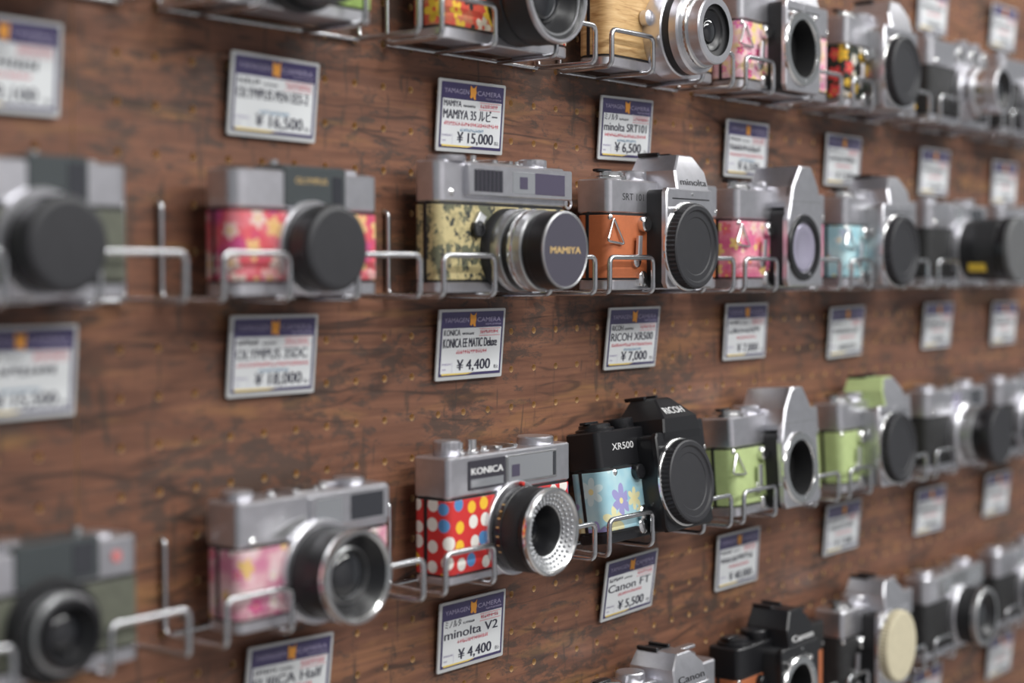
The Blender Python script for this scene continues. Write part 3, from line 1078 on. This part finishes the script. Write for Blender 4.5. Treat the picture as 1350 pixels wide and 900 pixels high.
# black leather rangefinder, long lens hood
c = compact('rangefinder_camera', 2, 6, 'silver and black rangefinder camera with long black lens and grey cap', LEATHER, SATIN, x0=4, W=138)
window(c, 50, 136, 57, 74, 40, SATIN, [(58, 80, GLASS_G), (96, 126, GLASS_B)])
lb = barrel(c, 80, 33, [(SATIN, [(30, 39.5), (30, 46), (28, 47)], False), (BLACKM, [(28, 46), (28, 60), (29, 62)], True),
                        (BLACKM, [(29, 61.5), (29, 80), (28, 81)], True), (BLACK, [(28, 80.5), (30, 83), (30, 92)], False)])
c.p('lens_label', B().fslab(54, 61, 12, 20, 56, 72, 1, .4), YELLOW_R, lb)
c.p('lens_cap', B().lathe(80, 33, [(30.4, 91), (30.4, 95), (29, 96), (.01, 96)], 48), GREYCAP, lb)
deck(c, [('k', 22, 10, 5), ('s', 66, 0, 0), ('k', 112, 10, 6), ('b', 92, 2, 4)])
lug(c, 14, 39, 57)
rack(2, 6, 'long black lens camera', (0, 44, 113, 150))
# last on the middle row
c = compact('rangefinder_camera', 2, 7, 'silver camera with beige covering at right end of middle row', simple('beige_leather', (0.36, 0.30, 0.17), 0, .6, .1, .3), SATIN, x0=4, W=136)
window(c, 50, 136, 57, 74, 40, SATIN, [(58, 80, GLASS_G), (96, 126, GLASS_B)])
lb = barrel(c, 80, 33, [(SATIN, [(29, 39.5), (29, 50), (27, 52)], False), (BLACKM, [(26, 51), (26, 62)], True), (SATIN, [(26, 61), (26, 66), (24, 67)], False)])
glass_front(c, 80, 33, 23.6, 67, lb)
deck(c, [('k', 22, 10, 5), ('s', 66, 0, 0), ('k', 112, 10, 6)])
rack(2, 7, 'beige covered camera', (0, 44, 113, 150))

# compact with pink-red blossoms, black push-on cap
c = compact('compact_camera', 2, 1, 'small silver compact camera in pink-red blossom cloth with round black lens cap', F_PINKRED, SATIN, x0=17, W=111, ht=45.5, H=66, df=40, db=14, r=8)
c.p('finder_block', B().fslab(52, 99, 47, 68.5, 16, 40.8, 2.0, .8), GREYGRN)
c.p('finder_pane', B().fslab(88, 96, 49, 64, 40, 41.2, .6, .3), GLASS_B)
c.text('OLYMPUS', 60, 59.5, 40.95, 24, 3.2, GOLD_I)
c.p('finder_roof', B().slab(50, 101, 18, 39, 65.4, 69.2, 3, 1), GREYGRN)
lx, lh = 71.5, 25
lb = barrel(c, lx, lh, [(SATIN, [(25.5, 39.5), (25.5, 43), (24.5, 44)], False), (BLACKM, [(22, 43.5), (22, 52)], True)])
c.p('lens_cap', B().lathe(lx, lh, [(22.6, 48), (23.2, 49), (23.2, 58), (22.4, 60.4), (20, 61.4), (.01, 61.6)], 56), BLACKP, lb)
deck(c, [('b', 56, 3, 6), ('k', 112, 7, 3), ('s', 84, 0, 3)])
rack(2, 1, 'pink-red blossom compact', (0, 46, 98, 150))

# leftmost, middle row
c = compact('compact_camera', 2, 0, 'blurred silver compact camera in grey-olive leather with black cap at left edge', OLIVE, SATIN, x0=12, W=113, ht=43, H=63.5, df=40, db=14, r=7)
c.p('finder_block', B().fslab(66, 100, 44.5, 66, 16, 40.8, 2.0, .8), GREYGRN)
c.p('finder_pane', B().fslab(88, 98, 47, 63, 40, 41.2, .6, .3), GLASS_B)
lx, lh = 73, 25
lb = barrel(c, lx, lh, [(SATIN, [(26, 39.5), (26, 43), (25, 44)], False), (BLACKM, [(21.5, 43.5), (21.5, 54)], True)])
c.p('lens_cap', B().lathe(lx, lh, [(21.6, 48), (22.4, 49), (22.4, 58), (21.4, 60.4), (19, 61.2), (.01, 61.4)], 56), BLACKP, lb)
deck(c, [('b', 78, 3, 5), ('k', 30, 8, 4), ('k', 108, 6, 2)])
rack(2, 0, 'grey-olive leather compact', (0, 46, 98, 150))

# ================================================================== ROW 3
# polka dots
c = compact('rangefinder_camera', 3, 2, 'silver rangefinder camera in red polka-dot cloth with wide chrome-ringed lens', DOTS, SATIN, x0=10.5, W=125, ht=52, H=76.5, df=41, db=13, hb=5, r=5, top_r=3.5)
pw = c.p('name_plate', B().fslab(29, 65, 55.5, 73.5, 40, 41.7, .6, .2), DARKPLATE)
c.text('KONICA', 31.5, 64.8, 41.85, 31, 4.2, WHITE_I, 0, pw, bold=.3)
c.p('plate_window', B().fslab(31, 63, 57, 62, 41.4, 41.8, .3, .05), GLASS_G, pw)
wf = c.p('window_frame', B().fslab(66, 119, 55.5, 73.5, 40, 41.9, .8, .3), SATIN_D)
c.p('window_pane', B().fslab(67.5, 114, 57, 72.4, 41.4, 42.1, .5, .1), GLASS_G, wf)
c.p('window_pane', B().fslab(114.6, 117.6, 57, 72.4, 41.4, 42.1, .3, .1), GLASS_B, wf)
c.p('finder_patch', B().fslab(71, 79, 60, 67.5, 41.9, 42.3, .3, .05), GLASS_P, wf)
lx, lh = 74, 28.0
lb = barrel(c, lx, lh, [(SATIN, [(29.5, 40.5), (29.5, 43.5), (28.8, 44.2)], False),
                        (BLACK, [(25.5, 44), (26.8, 47), (26.8, 51), (26, 51.5)], True),
                        (BLACKM, [(26, 51), (26.4, 52), (26.4, 63), (25.8, 64)], True),
                        (BLACK, [(25.5, 63.5), (27, 65), (27, 69)], False)])
b = B().lathe(lx, lh, [(27.1, 68.5), (27.3, 69.2), (27.3, 71.4), (26.4, 72.4), (25.4, 72.4), (24.4, 71.2)], 64, False, False)
c.p('chrome_rim', b, CHROME, lb)
b = B().lathe(lx, lh, [(24.5, 71.3), (21.5, 69.4), (16, 66.0), (15.6, 65.6)], 72, False, False)
c.p('meter_ring', b, SATIN_D, lb)
b = B()
for ring_r, dd_, nn in ((22.6, 70.2, 36), (19.9, 68.7, 36), (17.3, 67.2, 36)):
    for k in range(nn):
        a = TAU * (k + (.5 if ring_r == 19.9 else 0)) / nn
        b.lathe(lx + ring_r * math.cos(a), lh + ring_r * math.sin(a), [(1.1, dd_ - .6), (1.05, dd_ + .2), (.7, dd_ + .5), (.01, dd_ + .6)], 8, False, True)
mb_ = c.p('meter_beads', b, simple('glass_beads', (0.42, 0.43, 0.45), 0.4, 0.25), lb)
mb_['kind'] = 'stuff'
glass_front(c, lx, lh, 15.4, 66, lb, 14)
for a in (140, 150, 160, 172, 184, 196, 206):
    t = math.radians(a)
    c.p('aperture_mark', B().lathe(lx + 26.4 * math.cos(t), lh + 26.4 * math.sin(t), [(.55, 48), (.55, 50)], 8), GOLD_I, lb)
c.p('index_dot', B().lathe(lx + 2, lh + 27.5, [(1.5, 45), (1.4, 47.5), (.01, 48)], 12), RED_I, lb)
deck(c, [('k', 26, 8.5, 9), ('b', 48, 3.4, 8), ('b', 37, 2.0, 7), ('s', 78, 0, 0), ('k', 115, 12, 5), ('b', 60, 2.4, 3)])
lug(c, 9.5 + 4, 38, 58)
rack(3, 2, 'polka-dot camera', (-3, 43, 105, 150))

# black reflex, sky blue blossoms
c = slr('slr_camera', 3, 3, 'black reflex camera in sky blue blossom cloth with RICOH on its hood', F_BLUE, BLACK, word='RICOH', wordmat=WHITE_I, lean=8.5, model='XR500',
        x0=2, W=140, cx=79, mh=33.5, tri=False, top=50, ht=76, peak=94, timer=False, flank=BLACK, dd=2, hoff=2, lugx=16, lugd=1.0,
        hood=[(58, 25, 58, 18), (69.5, 24, 60.4, 19), (79, 22, 60.0, 20), (93, 10.5, 47.5, 26), (94, 9, 46, 27)])
c.p('battery_cover', B().lathe(42, 17, [(5, 41), (5, 46), (4, 47), (.01, 47)], 24), CHROME)
rack(3, 3, 'sky blue blossom camera', (-8, 45, 113, 152))

slr('slr_camera', 3, 4, 'silver reflex camera in pale green leather with empty ring-shaped lens mount', GREEN_L, style='gable', mount='open', lean=4, mh=31, hw=29, rm=27, dx=-4)
rack(3, 4, 'pale green camera with open mount', (-4, 45, 113, 152))
slr('slr_camera', 3, 5, 'silver reflex camera in pale green leather with black cap and green hood flank', GREEN_L, style='prism', mount='cap', mh=33, tri=False, roofmat=GREEN_L, lean=3, cx=72, flank=SATIN_D)
rack(3, 5, 'pale green camera with black cap', (-2, 38, 106, 152))
c = compact('rangefinder_camera', 3, 6, 'silver rangefinder camera in black leather, third row near right edge', LEATHER, SATIN, x0=4, W=136)
window(c, 44, 138, 56, 74.5, 40, SATIN, [(56, 76, LILAC), (100, 126, GLASS_B)])
lb = barrel(c, 78, 33, [(SATIN, [(30, 39.5), (30, 47), (28, 49)], False), (SATIN_D, [(26, 48), (26, 60), (25, 62)], True), (BLACK, [(25, 61), (27, 64), (27, 76), (26, 77)], False)])
c.p('lens_cap', B().lathe(78, 33, [(27.4, 75), (27.4, 80), (26, 81), (.01, 81)], 48), BLACKP, lb)
deck(c, [('k', 22, 10, 5), ('s', 70, 0, 0), ('k', 112, 10, 6), ('b', 92, 2, 4)])
lug(c, 14, 39, 57)
rack(3, 6, 'black leather rangefinder of third row', (0, 44, 113, 150))
c = compact('rangefinder_camera', 3, 7, 'silver camera with dark capped lens at right end of third row', LEATHER, SATIN, x0=4, W=136)
window(c, 44, 138, 56, 74.5, 40, SATIN, [(56, 76, GLASS_G), (100, 126, GLASS_B)])
lb = barrel(c, 70, 33, [(SATIN, [(30, 39.5), (30, 47), (28, 49)], False), (BLACKM, [(27, 48), (27, 66)], True)])
c.p('lens_cap', B().lathe(70, 33, [(28.4, 64), (28.4, 70), (27, 71), (.01, 71)], 48), BLACKP, lb)
deck(c, [('k', 22, 10, 5), ('s', 70, 0, 0), ('k', 112, 10, 6)])
rack(3, 7, 'dark capped camera of third row', (0, 44, 113, 150))

# cherry blossom rangefinder
c = compact('rangefinder_camera', 3, 1, 'silver rangefinder camera in pink cherry-blossom cloth with big chrome-rimmed glass lens', F_CHERRY, SATIN, x0=17, W=117, ht=44.5, H=68, df=41, db=15, hb=6, r=6, top_r=4)
window(c, 68, 132, 48, 66.5, 41, SATIN, [(73, 94, GLASS_G), (100, 127, GLASS_B)])
c.p('trim_plate', B().fpoly([(38, 49), (60, 46), (66, 46), (66, 57), (54, 55)], 40.5, 41.6, .3), SATIN_D)
lx, lh = 75, 25.5
lb = barrel(c, lx, lh, [(SATIN, [(28.5, 40.5), (28.5, 44), (27.5, 45)], False), (BLACKM, [(25, 44.5), (25, 56)], True), (BLACK, [(25.3, 55.5), (25.3, 67)], False)])
b = B().lathe(lx, lh, [(25.4, 66.5), (25.8, 68), (25.8, 71), (24.8, 72.4), (23.2, 72.4), (22, 71)], 64, False, False)
c.p('chrome_rim', b, CHROME, lb)
glass_front(c, lx, lh, 22, 71.2, lb, 10)
c.p('inner_ring', B().lathe(lx, lh, [(15.5, 62.5), (15.5, 64), (14.6, 64.4), (14.2, 62.5)], 48, False, False), SATIN_D, lb)
deck(c, [('k', 29, 8.5, 5), ('b', 52, 2.2, 3), ('s', 74, 0, 0), ('k', 114, 9, 4), ('b', 92, 2.2, 4), ('l', 108, 0, 0)])
lug(c, 27, 40, 47)
rack(3, 1, 'cherry-blossom camera', (0, 46, 104, 152))

# leftmost, third row
c = compact('compact_camera', 3, 0, 'blurred silver compact camera in olive leather with ringed open lens at lower left', OLIVE, SATIN, x0=12, W=117, ht=42, H=61, df=40, db=14, r=7)
c.p('finder_block', B().fslab(56, 104, 43.5, 63.5, 16, 40.8, 2.0, .8), GREYGRN)
c.p('finder_pane', B().fslab(88, 100, 46, 61, 40, 41.2, .6, .3), GLASS_B)
c.p('index_dot', B().lathe(114, 52, [(3, 39.8), (3, 40.6), (.01, 40.7)], 16), simple('pale_red_paint', (.6, .2, .2), 0, .5))
lx, lh = 75, 23
lb = barrel(c, lx, lh, [(BLACKM, [(25, 39.5), (25, 42), (24, 43)], False), (BLACKM, [(23.5, 42.5), (23.5, 48)], True), (SATIN_D, [(19, 47.5), (19, 53), (18, 54)], True),
                        (BLACK, [(16.5, 53.5), (16.5, 57), (15.6, 58.4)], False)])
glass_front(c, lx, lh, 15.4, 58.2, lb, 8)
deck(c, [('b', 100, 3, 6), ('k', 60, 8, 4), ('k', 38, 7, 3), ('k', 112, 8, 2)])
rack(3, 0, 'olive leather compact at lower left', (0, 48, 102, 150))

# ================================================================== ROW 1
c = compact('compact_camera', 1, 1, 'silver camera in lime leather with black lens, cut by top edge', LIME_L, SATIN, x0=12, W=112)
lb = barrel(c, 62, 31, [(BLACKM, [(32, 39.5), (32, 46), (31, 47)], False), (BLACKM, [(29, 46), (29, 60)], True), (BLACK, [(29, 59), (29, 66)], False)])
glass_front(c, 62, 31, 27, 66, lb, 9)
rack(1, 1, 'lime leather camera at the top edge', (0, 28, 105, 150))

c = compact('rangefinder_camera', 1, 2, 'silver rangefinder camera in red and yellow floral cloth with large black lens', F_REDYEL, SATIN, x0=8, W=128, ht=54, H=78)
lx, lh = 78, 31.5
lb = barrel(c, lx, lh, [(BLACKM, [(30, 39.5), (30, 50), (29, 51)], True), (SATIN_D, [(28.4, 50.5), (28.4, 52)], False), (BLACKM, [(29, 51.5), (30.5, 55), (30.5, 70), (30, 71)], False)])
b = B().lathe(lx, lh, [(30.4, 70.5), (30.5, 72), (29.6, 73.4), (28.6, 73.4), (27.8, 72)], 64, False, False)
c.p('chrome_rim', b, SATIN, lb)
b = B().lathe(lx, lh, [(25.6, 69.8), (25.4, 70.6), (24.4, 70.6), (24.0, 69.6)], 64, False, False)
c.p('inner_ring', b, SATIN_D, lb)
glass_front(c, lx, lh, 27.8, 72, lb, 12)
window(c, 50, 134, 58, 76, 40, SATIN, [(58, 80, GLASS_B), (94, 126, GLASS_G)])
deck(c, [('k', 25, 9, 5), ('s', 72, 0, 0), ('k', 112, 10, 5)])
rack(1, 2, 'red and yellow floral camera', (-5, 45, 107, 150))

c = compact('rangefinder_camera', 1, 3, 'silver rangefinder camera in light wood veneer with stepped silver lens', LWOOD, SATIN, x0=4, W=140, ht=56, H=80, r=8)
lx, lh = 76, 28
lb = barrel(c, lx, lh, [(SATIN, [(30, 39.5), (30.4, 42), (30.4, 54), (29.5, 55)], False), (BLACKM, [(29, 54.5), (29, 61)], True), (SATIN, [(29.2, 60.5), (29.2, 66), (28, 67.5)], False),
                        (CHROME, [(25.5, 67), (25.5, 71), (24.6, 72)], True), (SATIN, [(23.5, 71.5), (23.5, 80), (22.6, 81), (20.6, 81)], False)])
b = B().lathe(lx, lh, [(20.8, 80.9), (19.4, 78.6), (14.5, 77.4), (14.2, 76.6)], 56, False, False)
c.p('front_ring', b, BLACKM, lb)
fe = glass_front(c, lx, lh, 14.4, 77.4, lb, 3, body=BLACK, mat=GLASS_D)
c.p('focus_tab', B().lathe(46, 36, [(5.5, 41), (5.5, 46), (4, 47), (.01, 47)], 24), SATIN)
window(c, 50, 140, 60, 78, 40, SATIN, [(58, 80, GLASS_B), (94, 126, GLASS_G)])
deck(c, [('k', 25, 9, 5), ('s', 72, 0, 0), ('k', 112, 10, 5)])
rack(1, 3, 'wood veneer camera', (-6, 44, 109, 152))

slr('slr_camera', 1, 4, 'silver reflex camera in pink and yellow blossom cloth with empty chrome mount', F_PINKYEL, style='prism', mount='open', mh=34, cx=70, hw=28)
rack(1, 4, 'pink and yellow blossom camera', (-4, 38, 102, 152))
slr('slr_camera', 1, 5, 'silver reflex camera in black floral cloth with black body cap', F_BLACKFL, style='prism', mount='cap', mh=33, cx=70, flank=SATIN_D, tri=False)
rack(1, 5, 'black floral camera', (-2, 36, 104, 152))
c = compact('rangefinder_camera', 1, 6, 'silver rangefinder camera in black leather with twin round windows, top row', LEATHER, SATIN, x0=4, W=138)
for x in (66, 96, 124):
    f = c.p('round_window', B().lathe(x, 65, [(7, 39.5), (7, 42), (6, 42.6), (5, 42.6), (4.8, 41.6)], 24, True, False), CHROME)
    c.p('window_pane', B().lathe(x, 65, [(5, 41.5), (.01, 41.6)], 24, False, True), GLASS_B, f)
lb = barrel(c, 80, 32, [(SATIN, [(27, 39.5), (27, 46), (26, 47)], False), (SATIN, [(24, 46.5), (24, 56), (23, 57)], True), (CHROME, [(21, 56.5), (21, 66), (20, 67)], True), (SATIN, [(22, 66.5), (22, 78), (21, 79)], False)])
glass_front(c, 80, 32, 20.5, 78.8, lb, 8)
deck(c, [('k', 20, 9, 9), ('b', 40, 3, 8), ('s', 76, 0, 0), ('k', 100, 7, 8), ('k', 124, 9, 7)])
lug(c, 12, 39, 56)
rack(1, 6, 'twin round window camera', (0, 44, 113, 150))
c = compact('rangefinder_camera', 1, 7, 'silver rangefinder camera at right end of the top row', LEATHER, SATIN, x0=4, W=138)
lb = barrel(c, 70, 32, [(SATIN, [(27, 39.5), (27, 50), (26, 51)], True), (SATIN_D, [(23, 50.5), (23, 64), (22, 65)], True)])
glass_front(c, 70, 32, 21, 64.8, lb, 8)
deck(c, [('k', 20, 9, 7), ('s', 76, 0, 0), ('k', 120, 10, 7)])
rack(1, 7, 'camera at the top right corner', (0, 44, 113, 150))
c = compact('compact_camera', 1, 0, 'compact camera in black leather above the top left corner', LEATHER, SATIN, x0=12, W=113)
lb = barrel(c, 73, 33, [(SATIN, [(26, 39.5), (26, 43), (25, 44)], False), (BLACKM, [(23, 43.5), (23, 56)], True)])
glass_front(c, 73, 33, 22, 55.8, lb, 8)
rack(1, 0, 'camera above the top left corner', (0, 46, 100, 150))

# ================================================================== ROW 4
slr('slr_camera', 4, 3, 'silver reflex camera with angular hood reading Canon, cut by the bottom edge', LEATHER, word='Canon', mount='open', peak=92, tri=False)
rack(4, 3, 'silver reflex camera at the bottom edge', (-8, 45, 113, 152))
slr('slr_camera', 4, 4, 'black reflex camera in orange-brown leather with Canon on its hood', simple('orange_brown_leather', (.42, .13, .05), 0, .55, .06, .25, 1300), BLACK, word='Canon', wordmat=WHITE_I, mount='open', peak=96, tri=True, mh=33, cx=71)
rack(4, 4, 'black reflex camera in orange-brown leather', (-4, 37, 105, 152))
slr('slr_camera', 4, 5, 'silver reflex camera in black leather with round cream body cap', LEATHER, SATIN, mount='cap', capmat=CREAM, capface=CREAM, roofmat=None, tri=False, mh=39, cx=69, capr=31)
rack(4, 5, 'camera with the cream cap', (-2, 35, 103, 152))
c = compact('rangefinder_camera', 4, 6, 'silver rangefinder camera in black leather with open black lens, bottom row', LEATHER, SATIN, x0=4, W=136)
window(c, 30, 138, 56, 74.5, 40, SATIN_D, [(38, 60, GLASS_G), (96, 130, GLASS_G)])
lb = barrel(c, 82, 33, [(SATIN, [(29, 39.5), (29, 45), (28, 46)], False), (BLACKM, [(27, 45), (27, 62)], True), (SATIN_D, [(28, 61.5), (28, 66), (27, 67)], False)])
glass_front(c, 82, 33, 26, 66.8, lb, 9)
deck(c, [('k', 22, 10, 5), ('s', 70, 0, 0), ('k', 112, 10, 6), ('b', 92, 2, 4)])
rack(4, 6, 'black leather rangefinder of bottom row', (0, 44, 113, 150))
c = compact('rangefinder_camera', 4, 7, 'silver rangefinder camera at right end of the bottom row', LEATHER, SATIN, x0=4, W=136)
window(c, 44, 138, 56, 74.5, 40, SATIN, [(56, 76, GLASS_G), (100, 126, GLASS_B)])
lb = barrel(c, 80, 33, [(SATIN, [(28, 39.5), (28, 45), (27, 46)], False), (BLACKM, [(26, 45), (26, 60)], True)])
glass_front(c, 80, 33, 25, 59.8, lb, 8)
deck(c, [('k', 22, 10, 5), ('s', 70, 0, 0), ('k', 112, 10, 6)])
rack(4, 7, 'camera at the bottom right corner', (0, 44, 113, 150))

# ================================================================== price cards
price_card(1, 0, -305, 209, 6, 'blurred price card cut by the left edge, upper of the two', price='9,100')
price_card(1, 1, -129, 208, 6, 'price card reading 16,500 yen above the pink-red blossom compact', title='OLYMPUS PEN EES-2', price='16,500', blue=True, red2=False, roll=.8)
price_card(1, 2, 44, 209, 6, 'price card reading 15,000 yen above the camouflage camera', ('MAMIYA', 17), 'MAMIYA 35 ルビー', '15,000', blue=True, roll=-.6)
price_card(1, 3, 220, 213, 6, 'price card reading 6,500 yen, partly hidden by the orange reflex camera', ('ミノルタ', 16), 'minolta SRT101', '6,500', blue=True, roll=-1)
price_card(1, 4, 394, 209, 5, 'price card above the rose-pink blossom camera', price='6,500', blue=True)
price_card(1, 5, 564, 209, 5, 'price card above the pale blue blossom camera', price='7,500')
price_card(1, 6, 760, 208, 5, 'price card above the long black lens camera')
price_card(1, 7, 942, 205, 4, 'price card above the beige covered camera')
price_card(2, 0, -298, 64, 6, 'blurred price card cut by the left edge, lower of the two', price='15,500', blue=True, red2=False)
price_card(2, 1, -131, 66, 6, 'price card reading 18,000 yen below the pink-red blossom compact', title='OLYMPUS 35DC', price='18,000', blue=True, roll=.4)
price_card(2, 2, 43, 66, 6, 'price card reading 4,400 yen between the camouflage and the polka-dot camera', ('KONICA', 16), 'KONICA EE MATIC Deluxe', '4,400')
price_card(2, 3, 228, 64, 7, 'price card reading 7,000 yen below the orange leather camera', ('RICOH', 14), 'RICOH XR500', '7,000', blue=True)
price_card(2, 4, 394, 64, 5, 'price card below the rose-pink blossom camera', price='7,000')
price_card(2, 5, 572, 58, 6, 'price card below the pale blue blossom camera', roll=-1)
price_card(2, 6, 770, 59, 6, 'price card below the long black lens camera')
price_card(2, 7, 944, 57, 5, 'price card below the beige covered camera')
price_card(3, 1, -121, -116, 6, 'price card cut by the bottom edge below the cherry-blossom camera', title='FUJICA Half', roll=2.0)
price_card(3, 2, 44, -118, 5, 'price card reading 4,400 yen below the polka-dot camera', ('ミノルタ', 16), 'minolta V2', '4,400')
price_card(3, 3, 224, -116, 9, 'price card reading 5,500 yen below the sky blue blossom camera', title='Canon FT', price='5,500', roll=-1.5)
price_card(3, 4, 383, -118, 5, 'price card below the pale green camera with open mount', price='40,000')
price_card(3, 5, 567, -115, 6, 'price card below the pale green camera with dark cap', price='7,500')
price_card(3, 6, 757, -121, 5, 'price card below the black leather rangefinder of third row', roll=1)
price_card(3, 7, 928, -123, 6, 'price card below the dark capped camera of third row', roll=1)
price_card(4, 6, 752, -298, 5, 'price card at bottom edge below the black leather rangefinder of bottom row')
price_card(4, 7, 942, -298, 6, 'price card in the bottom right corner')
price_card(0, 6, 753, 364, 5, 'price card at top edge above the twin round window camera')
price_card(0, 7, 932, 367, 6, 'glossy price card in the top right corner')
